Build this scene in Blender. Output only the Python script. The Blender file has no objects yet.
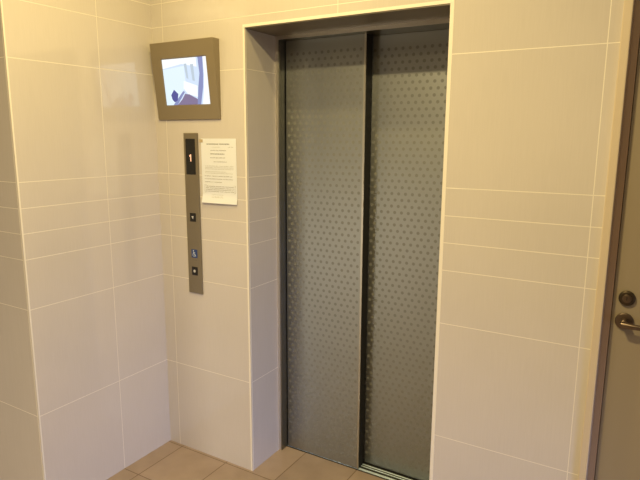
import bpy, bmesh, math, random
from mathutils import Matrix, Vector
random.seed(4)
C = bpy.context.scene.collection
scn = bpy.context.scene

# ------------------------------------------------------------------ camera
CX, CY, CZ = 2.1459, -2.0229, 1.6400
YAW, PITCH, ROLL, FPX = -0.53592, -0.18199, 0.00505, 563.02
fw = Vector((math.sin(YAW)*math.cos(PITCH), math.cos(YAW)*math.cos(PITCH), math.sin(PITCH)))
r = Vector((math.cos(YAW), -math.sin(YAW), 0)); up = r.cross(fw)
r2 = r*math.cos(ROLL) + up*math.sin(ROLL); u2 = -r*math.sin(ROLL) + up*math.cos(ROLL)
cam = bpy.data.objects.new('camera', bpy.data.cameras.new('camera')); C.objects.link(cam)
M = Matrix((r2, u2, -fw)).transposed().to_4x4(); M.translation = (CX, CY, CZ)
cam.matrix_world = M
cam.data.sensor_width = 36; cam.data.lens = FPX/640*36; cam.data.clip_start = 0.02
scn.camera = cam

# ------------------------------------------------------------------ light and exposure
vs = scn.view_settings
vs.view_transform = 'Standard'; vs.look = 'None'; vs.gamma = 1; vs.use_curve_mapping = False
vs.exposure = 0.0
w = bpy.data.worlds.new('world'); scn.world = w; w.use_nodes = True
w.node_tree.nodes['Background'].inputs[0].default_value = (0.72, 0.82, 1.0, 1)
w.node_tree.nodes['Background'].inputs[1].default_value = 0.25

def area(name, loc, target, energy, color, size, size_y=None, shape='RECTANGLE', spread=180):
    l = bpy.data.lights.new(name, 'AREA'); l.energy = energy; l.color = color
    l.shape = shape; l.size = size
    if size_y: l.size_y = size_y
    l.spread = math.radians(spread)
    o = bpy.data.objects.new(name, l); C.objects.link(o); o.location = loc
    o.rotation_euler = (Vector(target)-Vector(loc)).to_track_quat('-Z', 'Y').to_euler()
    return o
area('overhead_light', (0.80, -0.655, 2.89), (0.80, -0.655, 0), 14.5, (1.0, 0.74, 0.25), 0.09, shape='DISK')
area('overhead_light', (1.25, -1.5, 2.89), (1.25, -1.5, 0), 56, (1.0, 0.78, 0.36), 0.12, shape='DISK')
area('overhead_light', (2.0, -2.6, 2.89), (2.0, -2.6, 0), 22, (1.0, 0.78, 0.40), 0.8, shape='DISK')  # broad overhead fill, added for ambient light; no fitting there
area('daylight_fill', (-0.6, -3.75, 0.60), (0.5, 0, -0.1), 8.0, (1.0, 0.88, 0.66), 1.3, 0.75, spread=80)  # added low fill in front of the solid front wall, no opening there
area('daylight_fill', (3.72, -1.3, 0.45), (0, -0.35, -0.1), 5.8, (0.44, 0.55, 1.0), 0.9, 0.75, spread=65)  # added low cool fill standing in for unseen entrance light, spread narrowed

# ------------------------------------------------------------------ helpers
def box(bm, x0, x1, y0, y1, z0, z1, bev=0, seg=2, mi=0):
    res = bmesh.ops.create_cube(bm, size=1)
    vs_ = res['verts']
    for v in vs_:
        v.co = Vector(((x0+x1)/2 + v.co.x*(x1-x0), (y0+y1)/2 + v.co.y*(y1-y0), (z0+z1)/2 + v.co.z*(z1-z0)))
    fs = set(f for v in vs_ for f in v.link_faces)
    for f in fs: f.material_index = mi
    if bev:
        es = list(set(e for v in vs_ for e in v.link_edges))
        bmesh.ops.bevel(bm, geom=es, offset=bev, segments=seg, affect='EDGES', profile=0.5, clamp_overlap=True)

def B(*boxes, bev=0):
    bm = bmesh.new()
    for b in boxes: box(bm, *b, bev=bev)
    return bm

def cyl(bm, c, axis, rad, h, n=40, rad2=None, bev=0):
    m = Vector(axis).to_track_quat('Z', 'Y').to_matrix().to_4x4(); m.translation = Vector(c)+Vector(axis).normalized()*h/2
    res = bmesh.ops.create_cone(bm, cap_ends=True, segments=n, radius1=rad, radius2=rad if rad2 is None else rad2, depth=h, matrix=m)
    if bev:
        es = [e for e in set(e for v in res['verts'] for e in v.link_edges) if any(len(f.verts) > 4 for f in e.link_faces)]
        bmesh.ops.bevel(bm, geom=es, offset=bev, segments=3, affect='EDGES', profile=0.5)

def prism(bm, pts, y0, y1, mi=0):
    """polygon given in x,z extruded between y0 (front) and y1"""
    a = [bm.verts.new((x, y0, z)) for x, z in pts]; b = [bm.verts.new((x, y1, z)) for x, z in pts]
    fs = [bm.faces.new(a), bm.faces.new(b[::-1])]
    n = len(pts)
    for i in range(n): fs.append(bm.faces.new((a[i], b[i], b[(i+1) % n], a[(i+1) % n])))
    for f in fs: f.material_index = mi
    bmesh.ops.recalc_face_normals(bm, faces=fs)

def obj(name, bm, mats, parent=None, loc=(0, 0, 0), smooth=False):
    """bm is in world coordinates; the object's origin is put at loc (its parent's origin for a part)"""
    org = Vector(loc)
    p = parent; 
    if parent is not None:
        org = Vector((0, 0, 0)); q = parent
        while q is not None: org += q.location; q = q.parent
    bmesh.ops.translate(bm, verts=bm.verts, vec=-org)
    me = bpy.data.meshes.new(name); bm.to_mesh(me); bm.free()
    if not isinstance(mats, (list, tuple)): mats = [mats]
    for m in mats: me.materials.append(m)
    if smooth:
        for f in me.polygons: f.use_smooth = True
        me.set_sharp_from_angle(angle=math.radians(35))
    o = bpy.data.objects.new(name, me); C.objects.link(o)
    if parent is None: o.location = loc
    else: o.parent = parent
    return o

def struct(name, bm, m, loc=(0, 0, 0), parent=None):
    o = obj(name, bm, m, parent, loc)
    if parent is None: o['kind'] = 'structure'
    return o

def thing(name, label, cat, loc=(0, 0, 0), group=None):
    o = bpy.data.objects.new(name, None); C.objects.link(o); o.location = loc
    o.empty_display_size = 0.05
    return tag(o, label, cat, group)

def tag(o, label, cat, group=None):
    o['label'] = label; o['category'] = cat
    if group: o['group'] = group
    return o

# ------------------------------------------------------------------ materials
def mat(name, col, rough=0.5, metal=0.0, spec=0.5, emit=None, strength=0):
    m = bpy.data.materials.new(name); m.use_nodes = True
    b = m.node_tree.nodes['Principled BSDF']
    b.inputs['Base Color'].default_value = (*col, 1); b.inputs['Roughness'].default_value = rough
    b.inputs['Metallic'].default_value = metal; b.inputs['Specular IOR Level'].default_value = spec
    if emit:
        b.inputs['Emission Color'].default_value = (*emit, 1); b.inputs['Emission Strength'].default_value = strength
    return m

class N:
    """tiny node-writing helper"""
    def __init__(s, m): s.t = m.node_tree; s.bsdf = s.t.nodes['Principled BSDF']
    def node(s, k, **kw):
        n = s.t.nodes.new(k)
        for a, v in kw.items(): setattr(n, a, v)
        return n
    def put(s, sock, v):
        if hasattr(v, 'links') or isinstance(v, bpy.types.NodeSocket): s.t.links.new(v, sock)
        else: sock.default_value = v
    def math(s, op, a, b=None, c=None):
        n = s.node('ShaderNodeMath', operation=op)
        s.put(n.inputs[0], a)
        if b is not None: s.put(n.inputs[1], b)
        if c is not None: s.put(n.inputs[2], c)
        return n.outputs[0]
    def mix(s, f, a, b):
        n = s.node('ShaderNodeMix', data_type='RGBA')
        s.put(n.inputs['Factor'], f); s.put(n.inputs['A'], a); s.put(n.inputs['B'], b)
        return n.outputs['Result']
    def coords(s, kind='Object'):
        tc = s.node('ShaderNodeTexCoord'); return tc.outputs[kind]
    def sep(s, v):
        x = s.node('ShaderNodeSeparateXYZ'); s.put(x.inputs[0], v); return x.outputs
    def noise(s, v, scale, detail=2, sc=(1, 1, 1)):
        mp = s.node('ShaderNodeMapping'); s.put(mp.inputs[0], v); mp.inputs['Scale'].default_value = sc
        n = s.node('ShaderNodeTexNoise'); s.put(n.inputs['Vector'], mp.outputs[0])
        n.inputs['Scale'].default_value = scale; n.inputs['Detail'].default_value = detail
        return n.outputs['Fac']
    def bump(s, h, strength, dist=0.001):
        b = s.node('ShaderNodeBump'); b.inputs['Strength'].default_value = strength; b.inputs['Distance'].default_value = dist
        s.put(b.inputs['Height'], h); s.put(s.bsdf.inputs['Normal'], b.outputs[0])

ROWS = [.4668, .9353, 1.1445, 1.2502, 1.3522, 1.4563, 1.9284, 2.145, 2.250, 2.355, 2.460]
GROUT = 0.0015
def tile_mat(name, xs=(), ys=(), col=(0.615, 0.58, 0.565), grout=(0.80, 0.76, 0.70), rough=0.09):
    m = mat(name, col, rough, spec=0.85); n = N(m); p = n.coords(); x, y, z = n.sep(p)
    mask = None
    for axis, lst in ((z, ROWS), (x, xs), (y, ys)):
        for v in lst:
            c = n.math('COMPARE', axis, v, GROUT)
            mask = c if mask is None else n.math('MAXIMUM', mask, c)
    # linen-like fine vertical streaks and a faint cloudiness of the glaze
    st = n.noise(p, 26, 3, (9, 9, 0.35)); cl = n.noise(p, 2.3, 3)
    v = n.math('MULTIPLY_ADD', st, 0.10, n.math('MULTIPLY_ADD', cl, 0.14, 0.88))
    hsv = n.node('ShaderNodeHueSaturation'); n.put(hsv.inputs['Value'], v); hsv.inputs['Color'].default_value = (*col, 1)
    n.put(n.bsdf.inputs['Base Color'], n.mix(mask, hsv.outputs[0], (*grout, 1)))
    n.put(n.bsdf.inputs['Roughness'], n.math('MULTIPLY_ADD', mask, 0.5, rough))
    n.bump(n.math('MULTIPLY_ADD', mask, -1.0, n.math('MULTIPLY', st, 0.06)), 0.4, 0.0006)
    return m

def floor_mat():
    m = mat('terracotta_floor_tile', (0.36, 0.24, 0.15), 0.42); n = N(m); p = n.coords(); x, y, z = n.sep(p)
    def lines(v, off):
        a = n.math('PINGPONG', n.math('SUBTRACT', v, off), 0.15)
        return n.math('LESS_THAN', a, 0.0024)
    g = n.math('MAXIMUM', lines(x, 0.10+3.0), lines(y, -0.015-3.0))
    wn = n.node('ShaderNodeTexWhiteNoise', noise_dimensions='2D')
    cb = n.node('ShaderNodeCombineXYZ')
    n.put(cb.inputs[0], n.math('FLOOR', n.math('DIVIDE', n.math('SUBTRACT', x, 0.10), 0.3)))
    n.put(cb.inputs[1], n.math('FLOOR', n.math('DIVIDE', n.math('ADD', y, 0.015), 0.3)))
    n.put(wn.inputs['Vector'], cb.outputs[0])
    cl = n.noise(p, 9, 4)
    v = n.math('MULTIPLY_ADD', wn.outputs['Value'], 0.14, n.math('MULTIPLY_ADD', cl, 0.45, 0.70))
    hsv = n.node('ShaderNodeHueSaturation'); n.put(hsv.inputs['Value'], v); hsv.inputs['Color'].default_value = (0.33, 0.255, 0.215, 1)
    n.put(n.bsdf.inputs['Base Color'], n.mix(g, hsv.outputs[0], (0.16, 0.105, 0.07, 1)))
    n.bump(n.math('MULTIPLY_ADD', g, -1.0, n.math('MULTIPLY', cl, 0.2)), 0.5, 0.0015)
    return m

def metal_mat(name, col, rough, streak=(0.4, 9, 9), amp=0.12, metal=1.0):
    m = mat(name, col, rough, metal); n = N(m); p = n.coords()
    st = n.noise(p, 60, 3, streak)
    n.put(n.bsdf.inputs['Roughness'], n.math('MULTIPLY_ADD', st, amp, rough-amp/2))
    hsv = n.node('ShaderNodeHueSaturation'); n.put(hsv.inputs['Value'], n.math('MULTIPLY_ADD', st, 0.16, 0.92)); hsv.inputs['Color'].default_value = (*col, 1)
    n.put(n.bsdf.inputs['Base Color'], hsv.outputs[0])
    return m

def etched_mat(name, x0, x1, z0, z1):
    """hairline steel with a triangular lattice of matt etched dots between x0..x1, z0..z1 (object space)"""
    m = mat(name, (0.5, 0.5, 0.5), 0.3, 1.0); n = N(m); p = n.coords(); x, y, z = n.sep(p)
    S, R = 0.0332, 0.0076; H = S*math.sqrt(3)
    def lat(ox, oz):
        dx = n.math('PINGPONG', n.math('ADD', x, 20*S+ox), S/2)
        dz = n.math('PINGPONG', n.math('ADD', z, 20*H+oz), H/2)
        return n.math('SQRT', n.math('ADD', n.math('MULTIPLY', dx, dx), n.math('MULTIPLY', dz, dz)))
    d = n.math('MINIMUM', lat(0, 0), lat(S/2, H/2))
    mr = n.node('ShaderNodeMapRange', interpolation_type='SMOOTHSTEP')
    n.put(mr.inputs['Value'], d); mr.inputs['From Min'].default_value = R*0.75; mr.inputs['From Max'].default_value = R*1.15
    mr.inputs['To Min'].default_value = 1; mr.inputs['To Max'].default_value = 0
    k = mr.outputs[0]
    for a, lo, hi in ((x, x0, x1), (z, z0, z1)):
        k = n.math('MULTIPLY', k, n.math('GREATER_THAN', a, lo)); k = n.math('MULTIPLY', k, n.math('LESS_THAN', a, hi))
    st = n.noise(p, 60, 3, (0.5, 9, 9))
    n.put(n.bsdf.inputs['Base Color'], n.mix(k, DOOR_BASE, DOOR_DOT))
    n.put(n.bsdf.inputs['Metallic'], n.math('MULTIPLY_ADD', k, -0.75, 1.0))
    n.put(n.bsdf.inputs['Roughness'], n.math('ADD', n.math('MULTIPLY_ADD', k, 0.15, 0.42), n.math('MULTIPLY', st, 0.10)))
    return m
DOOR_BASE = (0.345, 0.365, 0.375, 1)
DOOR_DOT = (0.21, 0.22, 0.22, 1)

A, BX, CXG, L, D = 0.5616, 1.4698, 1.9764, 0.7327, 0.229      # pier edge, pier edge, grout, recess depth, frame depth
OPT = 2.10                                                    # top of the opening
CEIL = 2.90
m_back = tile_mat('glazed_beige_wall_tile_back', xs=(0.072, 1.02, CXG), ys=())
m_left = tile_mat('glazed_beige_wall_tile_left', xs=(-0.6, -1.2), ys=(-0.312,))
m_far = mat('brown_hall_wall_panel', (0.30, 0.24, 0.18), 0.6)
m_floor = floor_mat()
m_ceil = mat('matt_ceiling_paint', (0.60, 0.57, 0.52), 0.9)
m_trim = mat('cream_corner_profile', (0.84, 0.80, 0.74), 0.35)
m_steel = metal_mat('hairline_steel_frame', (0.27, 0.265, 0.235), 0.34, (9, 9, 0.4))
m_light = metal_mat('bright_steel_edge', (0.80, 0.78, 0.72), 0.30, (9, 9, 0.4))
m_edge = metal_mat('satin_steel_door_edge', (0.52, 0.50, 0.45), 0.42, (9, 9, 0.4))
m_head = metal_mat('bronze_grey_head_lining', (0.24, 0.21, 0.17), 0.45, (0.4, 9, 9), 0.1, 0.4)
m_alu = metal_mat('anodised_aluminium_sill', (0.72, 0.88, 1.0), 0.30, (0.4, 9, 9), 0.1, 0.35)
m_dark = mat('black_recess', (0.012, 0.012, 0.012), 0.6)
m_frame = mat('beige_door_frame_paint', (0.62, 0.53, 0.41), 0.38)
m_stop = mat('brown_beige_door_stop_paint', (0.46, 0.32, 0.21), 0.5)
m_door = mat('brown_grey_door_paint', (0.32, 0.265, 0.185), 0.45)

# ------------------------------------------------------------------ the setting
struct('floor', B((-1.7, 3.9, -3.9, 0.50, -0.10, 0.0)), m_floor)
struct('ceiling', B((-1.7, 3.9, -3.9, 0.50, CEIL, CEIL+0.1)), m_ceil)
T = 0.44
struct('wall_back', B((0, A, 0, T, 0, CEIL), (A, BX, 0, T, OPT, CEIL), (BX, 2.012, 0, T, 0, CEIL),
                      (2.012, 2.912, 0, T, 2.15, CEIL), (2.912, 3.8, 0, T, 0, CEIL)), m_back)
struct('wall_left', B((-1.6, 0, -L, T, 0, CEIL)), m_left)
struct('wall_side', B((-1.7, -1.6, -3.9, T, 0, CEIL)), m_far)
struct('wall_front', B((-1.6, 3.8, -3.9, -3.8, 0, CEIL)), m_far)
struct('wall_right', B((3.8, 3.9, -3.9, -3.2, 0, CEIL), (3.8, 3.9, -0.6, T, 0, CEIL), (3.8, 3.9, -3.2, -0.6, 2.1, CEIL)), m_far)
# corner profiles of the tiling: external corner on the left, the two opening edges and its top
def corner_profile(name, x, y, sx, sy, z0=0.0, z1=CEIL, wdt=0.010, t=0.0006):
    """L profile on the vertical edge at x,y; sx, sy point from the edge along the two faces"""
    bm = bmesh.new()
    xs = sorted((x - sx*t, x + sx*wdt)); ys = sorted((y, y - sy*t)); box(bm, *xs, *ys, z0, z1)
    ys2 = sorted((y - sy*t, y + sy*wdt)); xs2 = sorted((x, x - sx*t)); box(bm, *xs2, *ys2, z0, z1)
    return struct(name, bm, m_trim)
corner_profile('trim_1', 0.0, -L, -1, 1, wdt=0.007)
corner_profile('trim_2', A, 0.0, -1, 1, 0.0, OPT)
corner_profile('trim_3', BX, 0.0, 1, 1, 0.0, OPT, wdt=0.014)
struct('trim_4', B((A-0.010, BX+0.014, -0.0013, 0.0, OPT, OPT+0.012)), m_trim)

# ------------------------------------------------------------------ lift entrance
fr = thing('elevator_surround', 'brushed steel lift door frame with brown-grey lining overhead, set back in the tiled opening', 'elevator frame', (A, D, 0))
JX = 0.0185
def jamb(x0, x1, edge_x0, edge_x1):
    j = obj('jamb', B((x0, x1, D+0.004, T, 0, OPT-0.02)), m_steel, fr)
    obj('edge_strip', B((edge_x0, edge_x1, D-0.002, D+0.004, 0, OPT-0.02)), m_light, j)
jamb(A, A+JX, A, A+JX-0.004); jamb(BX-JX, BX, BX-JX+0.004, BX)
hd = obj('head', B((A, BX, D+0.004, T, OPT-0.02, OPT-0.004)), m_steel, fr)
obj('edge_strip', B((A, BX, D-0.002, D+0.004, OPT-0.02, OPT-0.004)), m_light, hd)
obj('head_lining', B((A, 1.0195, 0.002, D+0.03, OPT-0.004, OPT), ), m_head, fr)
obj('head_lining', B((1.0205, BX, 0.002, D+0.03, OPT-0.004, OPT), ), m_head, fr)

PZ0, PZ1 = 0.005, OPT-0.020
FX0, FX1, FY = A+JX+0.004, 0.998, 0.281
SX0, SX1, SY = 0.950, BX-JX-0.003, 0.352
def door_panel(x0, x1, y, label, strip_right):
    loc = (x0, y, PZ0)
    mm = etched_mat('dotted_etched_steel', 0.0085, (x1-x0)-0.0085, 0.0431, 2.0270)
    o = obj('elevator_sliding_panel', B((x0, x1, y, y+0.032, PZ0, PZ1), bev=0.0015), mm, None, loc)
    tag(o, label, 'elevator door')
    if strip_right:
        obj('edge_strip', B((x1, x1+0.009, y-0.001, y+0.004, PZ0, PZ1)), m_edge, o)
        obj('gap_shade', B((x1, x1+0.008, y+0.004, y+0.066, PZ0, PZ1)), m_dark, o)  # black strip paints the shade on the panel's side and in the gap
    for sx in (x0+0.08, x1-0.13):
        obj('guide_shoe', B((sx, sx+0.05, y+0.010, y+0.020, PZ0-0.002, PZ0)), m_dark, o)
    return o
door_panel(FX0, FX1, FY, 'left steel lift door panel with etched dots, in front and reaching the floor tiles', True)
door_panel(SX0, SX1, SY, 'right steel lift door panel with etched dots, set behind the other above the grooved sill', False)

sl = thing('elevator_sill', 'grooved shiny aluminium sill on the floor under the lift doors', 'sill', (A+JX, 0.276, 0))
bm = bmesh.new(); box(bm, A+JX, BX-JX, 0.276, T, -0.004, 0.0006)
obj('sill_plate', bm, m_dark, sl)
for i, (y0, y1) in enumerate(((0.2835, 0.2880), (0.2905, 0.2965), (0.3150, 0.3205), (0.3310, 0.3375))):
    bm = bmesh.new(); box(bm, A+JX+0.001, BX-JX-0.001, y0, y1, 0.0006, 0.0042, bev=0.0012)
    obj('ridge', bm, m_alu, sl, smooth=True)

# ------------------------------------------------------------------ side door on the right
fx0 = 2.012
bm = bmesh.new()
box(bm, fx0, fx0+0.026, -0.014, 0.10, 0, 2.15, bev=0.003)
box(bm, 2.886, 2.912, -0.014, 0.10, 0, 2.15, bev=0.003)
box(bm, fx0+0.026, 2.886, -0.014, 0.10, 2.124, 2.15, bev=0.003)
struct('trim_5', bm, m_frame)
bm = bmesh.new()
box(bm, fx0+0.026, fx0+0.048, 0.040, 0.10, 0, 2.124)
box(bm, 2.864, 2.886, 0.040, 0.10, 0, 2.124)
box(bm, fx0+0.048, 2.864, 0.040, 0.10, 2.102, 2.124)
struct('trim_6', bm, m_stop)
d1 = struct('door_1', B((fx0+0.0495, 2.8625, 0.050, 0.090, 0.006, 2.098), bev=0.001), m_door, (fx0+0.0495, 0.050, 0))
struct('trim_7', B((fx0+0.026, 2.886, 0.10, T, 0, 2.124)), m_dark)
m_hw = metal_mat('antique_nickel', (0.20, 0.155, 0.12), 0.35, (2, 2, 2))
m_hwd = metal_mat('dark_bronze_lock', (0.10, 0.08, 0.055), 0.38, (2, 2, 2))
hx, hz = 2.101, 1.038
bm = bmesh.new(); cyl(bm, (hx, 0.050, hz), (0, -1, 0), 0.028, 0.009, 48, bev=0.003)
lh = obj('lever_handle', bm, m_hw, d1, smooth=True)
bm = bmesh.new(); cyl(bm, (hx, 0.041, hz), (0, -1, 0), 0.012, 0.030, 32, bev=0.003)
obj('neck', bm, m_hw, lh, smooth=True)
bm = bmesh.new()                                   # the lever, tapering and curving gently back to the door
pts = [(-0.008, 0.0, 0.0105), (0.012, -0.003, 0.0105), (0.04, -0.002, 0.009), (0.08, 0.001, 0.0085), (0.112, 0.006, 0.0085), (0.120, 0.008, 0.006)]
rings = []
for dx, dy, rr in pts:
    rings.append([bm.verts.new((hx+dx, 0.008+dy+0.75*rr*math.cos(t), hz-0.003-0.03*max(dx, 0)+rr*math.sin(t))) for t in [k*math.tau/20 for k in range(20)]])
for a_, b_ in zip(rings, rings[1:]):
    for k in range(20): bm.faces.new((a_[k], a_[(k+1) % 20], b_[(k+1) % 20], b_[k]))
bm.faces.new(rings[0][::-1]); bm.faces.new(rings[-1])
bmesh.ops.recalc_face_normals(bm, faces=bm.faces)
obj('lever', bm, m_hw, lh, smooth=True)
bm = bmesh.new(); cyl(bm, (2.102, 0.050, 1.118), (0, -1, 0), 0.025, 0.012, 48, bev=0.004)
lk = obj('deadbolt_lock', bm, m_hwd, d1, smooth=True)
bm = bmesh.new(); cyl(bm, (2.102, 0.038, 1.118), (0, -1, 0), 0.014, 0.004, 32, bev=0.001)
kc = obj('key_cylinder', bm, m_hw, lk, smooth=True)
obj('keyhole', B((2.1008, 2.1032, 0.0336, 0.0341, 1.112, 1.124)), m_dark, kc)

# ------------------------------------------------------------------ wall monitor
X0, X1, Z0, Z1, DT, DB = 0.028, 0.418, 1.714, 2.066, 0.046, 0.008
m_mon = mat('champagne_grey_monitor_casing', (0.27, 0.225, 0.155), 0.38, 0.35)
mon = thing('wall_monitor', 'champagne-grey wedge-shaped security screen high on the tiled wall above the call panel', 'monitor', (X0, 0, Z0))
def fy(z): return -(DB + (DT-DB)*(z-Z0)/(Z1-Z0))            # front face depth at a height
sx0, sx1, sz0, sz1 = 0.089, 0.370, 1.779, 1.994
bm = bmesh.new()
def quadring(x0, x1, z0, z1, dy=0.0): return [bm.verts.new((x, fy(z)+dy, z)) for x, z in ((x0, z0), (x1, z0), (x1, z1), (x0, z1))]
o_ = quadring(X0, X1, Z0, Z1); i_ = quadring(sx0, sx1, sz0, sz1); d_ = quadring(sx0+0.002, sx1-0.002, sz0+0.002, sz1-0.002, 0.004)
k_ = [bm.verts.new((x, 0.0, z)) for x, z in ((X0, Z0), (X1, Z0), (X1, Z1), (X0, Z1))]
for k in range(4):
    j = (k+1) % 4
    bm.faces.new((o_[k], o_[j], i_[j], i_[k])); bm.faces.new((i_[k], i_[j], d_[j], d_[k])); bm.faces.new((o_[j], o_[k], k_[k], k_[j]))
bm.faces.new(k_); bm.faces.new(d_)
bmesh.ops.recalc_face_normals(bm, faces=bm.faces)
es = [e for e in bm.edges if all(v in o_ for v in e.verts) or (e.verts[0] in o_ and e.verts[1] in k_) or (e.verts[1] in o_ and e.verts[0] in k_)]
bmesh.ops.bevel(bm, geom=es, offset=0.003, segments=3, affect='EDGES', profile=0.5)
obj('casing', bm, m_mon, mon)
cols = {'bg': (0.62, 0.75, 0.93), 'white': (0.93, 0.97, 1.0), 'lav': (0.22, 0.26, 0.52), 'navy': (0.06, 0.07, 0.30), 'grey': (0.48, 0.58, 0.68), 'plum': (0.20, 0.16, 0.30), 'edge': (0.01, 0.01, 0.015), 'pale': (0.74, 0.88, 0.96)}
keys = list(cols); smats = []
for k in keys:
    smats.append(mat('screen_'+k, (0.02, 0.02, 0.02), 0.2, emit=cols[k], strength=0.0 if k == 'edge' else 1.05))
bm = bmesh.new()
def spoly(key, pts, layer):
    """pts in screen fractions (0..1 from the left, 0..1 from the bottom)"""
    vs_ = []
    for a_, b_ in pts:
        x = sx0+0.004+(sx1-sx0-0.008)*a_; z = sz0+0.004+(sz1-sz0-0.008)*b_
        vs_.append(bm.verts.new((x, fy(z)+0.0038-0.00008*layer, z)))
    f = bm.faces.new(vs_); f.material_index = keys.index(key)
spoly('bg', [(0, 0), (1, 0), (1, 1), (0, 1)], 1)
spoly('white', [(0.0, 0.80), (0.45, 0.88), (0.78, 0.80), (0.78, 1), (0, 1)], 2)
spoly('pale', [(0.0, 0.0), (0.22, 0.0), (0.50, 0.42), (0.50, 0.84), (0.0, 0.78)], 2)
spoly('white', [(0.46, 0.52), (0.76, 0.40), (0.74, 0.16), (0.52, 0.24), (0.44, 0.36)], 3)
spoly('grey', [(0.50, 0.88), (0.56, 0.88), (0.57, 0.55), (0.53, 0.58)], 4)
spoly('grey', [(0.64, 0.86), (0.71, 0.86), (0.71, 0.50), (0.66, 0.52)], 4)
spoly('lav', [(0.16, 0.0), (0.26, 0.0), (0.46, 0.28), (0.42, 0.30)], 3)
spoly('plum', [(0.26, 0.0), (0.76, 0.0), (0.73, 0.12), (0.56, 0.22), (0.46, 0.24), (0.38, 0.12)], 4)
spoly('navy', [(0.13, 0.22), (0.21, 0.34), (0.30, 0.24), (0.27, 0.10), (0.20, 0.06), (0.15, 0.12)], 5)
spoly('lav', [(0.82, 1.0), (0.93, 1.0), (0.91, 0.62), (0.88, 0.36), (0.80, 0.0), (0.72, 0.0), (0.77, 0.34), (0.83, 0.66)], 5)
spoly('white', [(0.93, 1.0), (1, 1), (1, 0), (0.84, 0.0), (0.90, 0.36), (0.93, 0.62)], 5)
obj('screen', bm, smats, mon)
obj('screen_surround', B((sx0+0.002, sx1-0.002, fy(sz0)+0.0045, fy(sz0)+0.0050, sz0+0.002, sz0+0.0025)), m_dark, mon)

# ------------------------------------------------------------------ call panel
m_plate = metal_mat('brushed_bronze_grey_faceplate', (0.27, 0.235, 0.17), 0.36, (9, 9, 0.4), 0.1, 0.75)
m_black = mat('glossy_black_plastic', (0.006, 0.006, 0.006), 0.15)
m_white = mat('lit_white_mark', (0.45, 0.43, 0.40), 0.4, emit=(1, 0.93, 0.8), strength=0.08)
m_digit = mat('lit_amber_digit', (0.1, 0.03, 0.01), 0.4, emit=(1.0, 0.50, 0.26), strength=1.5)
m_blue = mat('blue_access_sign', (0.02, 0.055, 0.22), 0.35)
m_signw = mat('white_access_mark', (0.62, 0.70, 0.85), 0.45)
PX0, PX1 = 0.186, 0.275
cp = thing('elevator_call_panel', 'tall narrow bronze-grey lift call panel with floor display and buttons, under the monitor', 'call panel', (PX0, 0, 0.868))
obj('faceplate', B((PX0, PX1, -0.007, 0.0, 0.868, 1.653), bev=0.002), m_plate, cp)
dw = obj('display_window', B((0.199, 0.258, -0.0085, -0.007, 1.457, 1.626), bev=0.0005), m_black, cp)
dx, dz = 0.2300, 1.536                                    # the floor number 1
bm = bmesh.new()
prism(bm, [(dx-0.0025, dz-0.0165), (dx+0.0035, dz-0.0165), (dx+0.0035, dz+0.0165), (dx-0.001, dz+0.0165), (dx-0.008, dz+0.011), (dx-0.008, dz+0.005), (dx-0.0025, dz+0.008)], -0.0089, -0.0085)
obj('digit', bm, m_digit, dw)
def button(zc, kind):
    b = obj('call_button', B((0.212, 0.248, -0.0095, -0.007, zc-0.021, zc+0.021), bev=0.001), m_black, cp)
    bm = bmesh.new(); x = 0.230
    if kind == 'triangle': prism(bm, [(x-0.0085, zc+0.006), (x+0.0065, zc+0.006), (x+0.002, zc-0.009)], -0.0099, -0.0095)
    else: prism(bm, [(x+0.0075*math.cos(t), zc+0.0075*math.sin(t)) for t in [k*math.tau/24 for k in range(24)]], -0.0099, -0.0095)
    obj('mark', bm, m_white, b)
button(1.250, 'triangle'); button(0.982, 'round')
zs = 1.070
sg = obj('access_sign', B((0.212, 0.250, -0.0082, -0.007, zs-0.021, zs+0.021), bev=0.0004), m_blue, cp)
bm = bmesh.new(); x = 0.228; y0, y1 = -0.0086, -0.0082
prism(bm, [(x-0.002+0.0032*math.cos(t), zs+0.0145+0.0032*math.sin(t)) for t in [k*math.tau/16 for k in range(16)]], y0, y1)
prism(bm, [(x-0.004, zs+0.010), (x+0.000, zs+0.010), (x+0.002, zs-0.001), (x-0.002, zs-0.001)], y0, y1)
prism(bm, [(x-0.001, zs+0.006), (x+0.009, zs+0.006), (x+0.009, zs+0.0035), (x-0.001, zs+0.0035)], y0, y1)
prism(bm, [(x-0.001, zs-0.001), (x+0.008, zs-0.001), (x+0.013, zs-0.013), (x+0.010, zs-0.014), (x+0.006, zs-0.004), (x-0.001, zs-0.004)], y0, y1)
n_ = 22; cxr, czr = x+0.0005, zs-0.006
for k in range(n_):
    t0, t1 = math.radians(100+250*k/n_), math.radians(100+250*(k+1)/n_)
    prism(bm, [(cxr+q*math.cos(t), czr+q*math.sin(t)) for q, t in ((0.0085, t0), (0.0085, t1), (0.0063, t1), (0.0063, t0))], y0, y1)
obj('wheelchair_mark', bm, m_signw, sg)
bm = bmesh.new()                                           # a line of tiny engraved text under the sign, unreadable in the photo
for k in range(5): box(bm, 0.217+k*0.006, 0.2205+k*0.006, -0.0072, -0.007, 1.036, 1.0385)
obj('caption', bm, mat('engraved_caption', (0.12, 0.10, 0.08), 0.5), cp)

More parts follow.
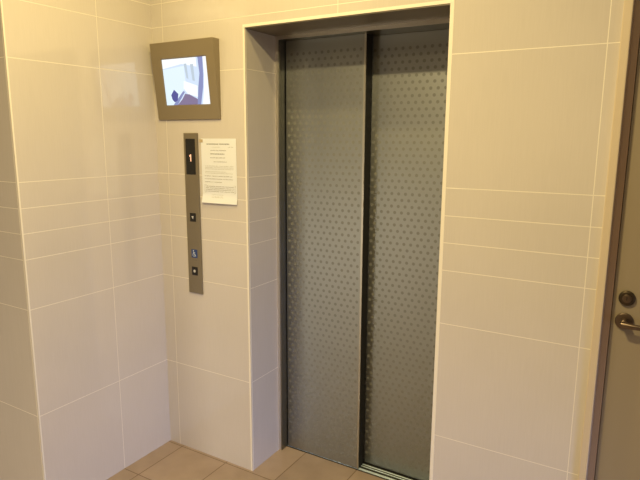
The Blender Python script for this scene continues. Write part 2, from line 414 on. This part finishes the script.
# ------------------------------------------------------------------ notice
m_paper = mat('white_copy_paper', (0.80, 0.84, 0.92), 0.8)
m_ink = mat('grey_print', (0.27, 0.27, 0.28), 0.8); m_ink2 = mat('dark_print', (0.13, 0.13, 0.13), 0.8)
m_inkf = mat('faint_print', (0.50, 0.52, 0.53), 0.8)
NX0, NX1, NZ0, NZ1 = 0.2915, 0.5015, 1.3275, 1.6275
def py(fx, fz):      # sheet stands off the wall a little and curls at the foot
    return -0.0016 - 0.010*max(0, 0.12-fz)/0.12*(1-0.45*fx) - 0.0015*math.sin(fx*math.pi)
def pxz(fx, fz): return NX0+(NX1-NX0)*fx+0.002*(1-fz), NZ0+(NZ1-NZ0)*fz+0.001*fx
nt = thing('paper_notice', 'white printed sheet of paper taped to the tiles, right of the call panel', 'notice', (NX0, 0, NZ0))
bm = bmesh.new(); NXs, NZs = 10, 30
g = [[None]*(NZs+1) for _ in range(NXs+1)]; h = [[None]*(NZs+1) for _ in range(NXs+1)]
for i in range(NXs+1):
    for j in range(NZs+1):
        a_, b_ = i/NXs, j/NZs; X, Z = pxz(a_, b_)
        g[i][j] = bm.verts.new((X, py(a_, b_), Z)); h[i][j] = bm.verts.new((X, py(a_, b_)+0.0003, Z))
for i in range(NXs):
    for j in range(NZs):
        bm.faces.new((g[i][j], g[i+1][j], g[i+1][j+1], g[i][j+1])); bm.faces.new((h[i][j], h[i][j+1], h[i+1][j+1], h[i+1][j]))
for i in range(NXs):
    bm.faces.new((g[i][0], h[i][0], h[i+1][0], g[i+1][0])); bm.faces.new((g[i][NZs], g[i+1][NZs], h[i+1][NZs], h[i][NZs]))
for j in range(NZs):
    bm.faces.new((g[0][j], g[0][j+1], h[0][j+1], h[0][j])); bm.faces.new((g[NXs][j], h[NXs][j], h[NXs][j+1], g[NXs][j+1]))
sheet = obj('sheet', bm, m_paper, nt)
bm = bmesh.new()
def mark(x0, x1, z0, z1, mi=0):
    vs_ = []
    for a_, b_ in ((x0, z0), (x1, z0), (x1, z1), (x0, z1)):
        X, Z = pxz(a_, b_); vs_.append(bm.verts.new((X, py(a_, b_)-0.00025, Z)))
    f = bm.faces.new(vs_); f.material_index = mi
def row(fz, x0, x1, hgt=0.010, mi=0):
    """a printed line: dense glyph-like blocks of strokes, unreadable as in the photo"""
    x = x0; wd = hgt*1.25
    while x+wd < x1:
        if random.random() > 0.07:
            for k in range(3): mark(x, x+wd*0.8, fz-hgt*0.5+hgt*0.40*k, fz-hgt*0.5+hgt*0.40*k+hgt*0.16, mi)
            mark(x+wd*random.uniform(0.1, 0.5), x+wd*random.uniform(0.55, 0.7), fz-hgt*0.5, fz+hgt*0.5, mi)
        x += wd*1.02
row(0.915, 0.17, 0.84, 0.017, 1); row(0.870, 0.78, 0.93, 0.008, 0)
row(0.868, 0.32, 0.56, 0.008, 2); row(0.818, 0.28, 0.74, 0.011, 0); row(0.765, 0.25, 0.68, 0.014, 1)
row(0.706, 0.25, 0.70, 0.012, 0); row(0.645, 0.36, 0.74, 0.011, 0)
for z in (0.578, 0.555, 0.532): row(z, 0.10, 0.92, 0.010, 2)
for z, x1 in ((0.490, 0.72), (0.467, 0.90)): row(z, 0.10, x1, 0.010, 2)
row(0.422, 0.08, 0.88, 0.011, 0); row(0.378, 0.08, 0.90, 0.011, 0); row(0.330, 0.08, 0.60, 0.011, 0)
for z in (0.262, 0.236, 0.210, 0.184): row(z, 0.10, 0.93, 0.010, 0)
for x0, x1, z0, z1 in ((0.07, 0.96, 0.283, 0.286), (0.07, 0.96, 0.165, 0.168), (0.07, 0.075, 0.165, 0.286), (0.955, 0.96, 0.165, 0.286)): mark(x0, x1, z0, z1, 0)
for z in (0.130, 0.110, 0.090): row(z, 0.28, 0.62, 0.010, 2)
obj('print', bm, [m_ink, m_ink2, m_inkf], sheet)
m_tape = mat('clear_yellowed_tape', (0.50, 0.40, 0.26), 0.3)
obj('tape', B((NX0-0.008, NX0+0.012, -0.0027, -0.0022, NZ1-0.018, NZ1-0.004)), m_tape, nt)
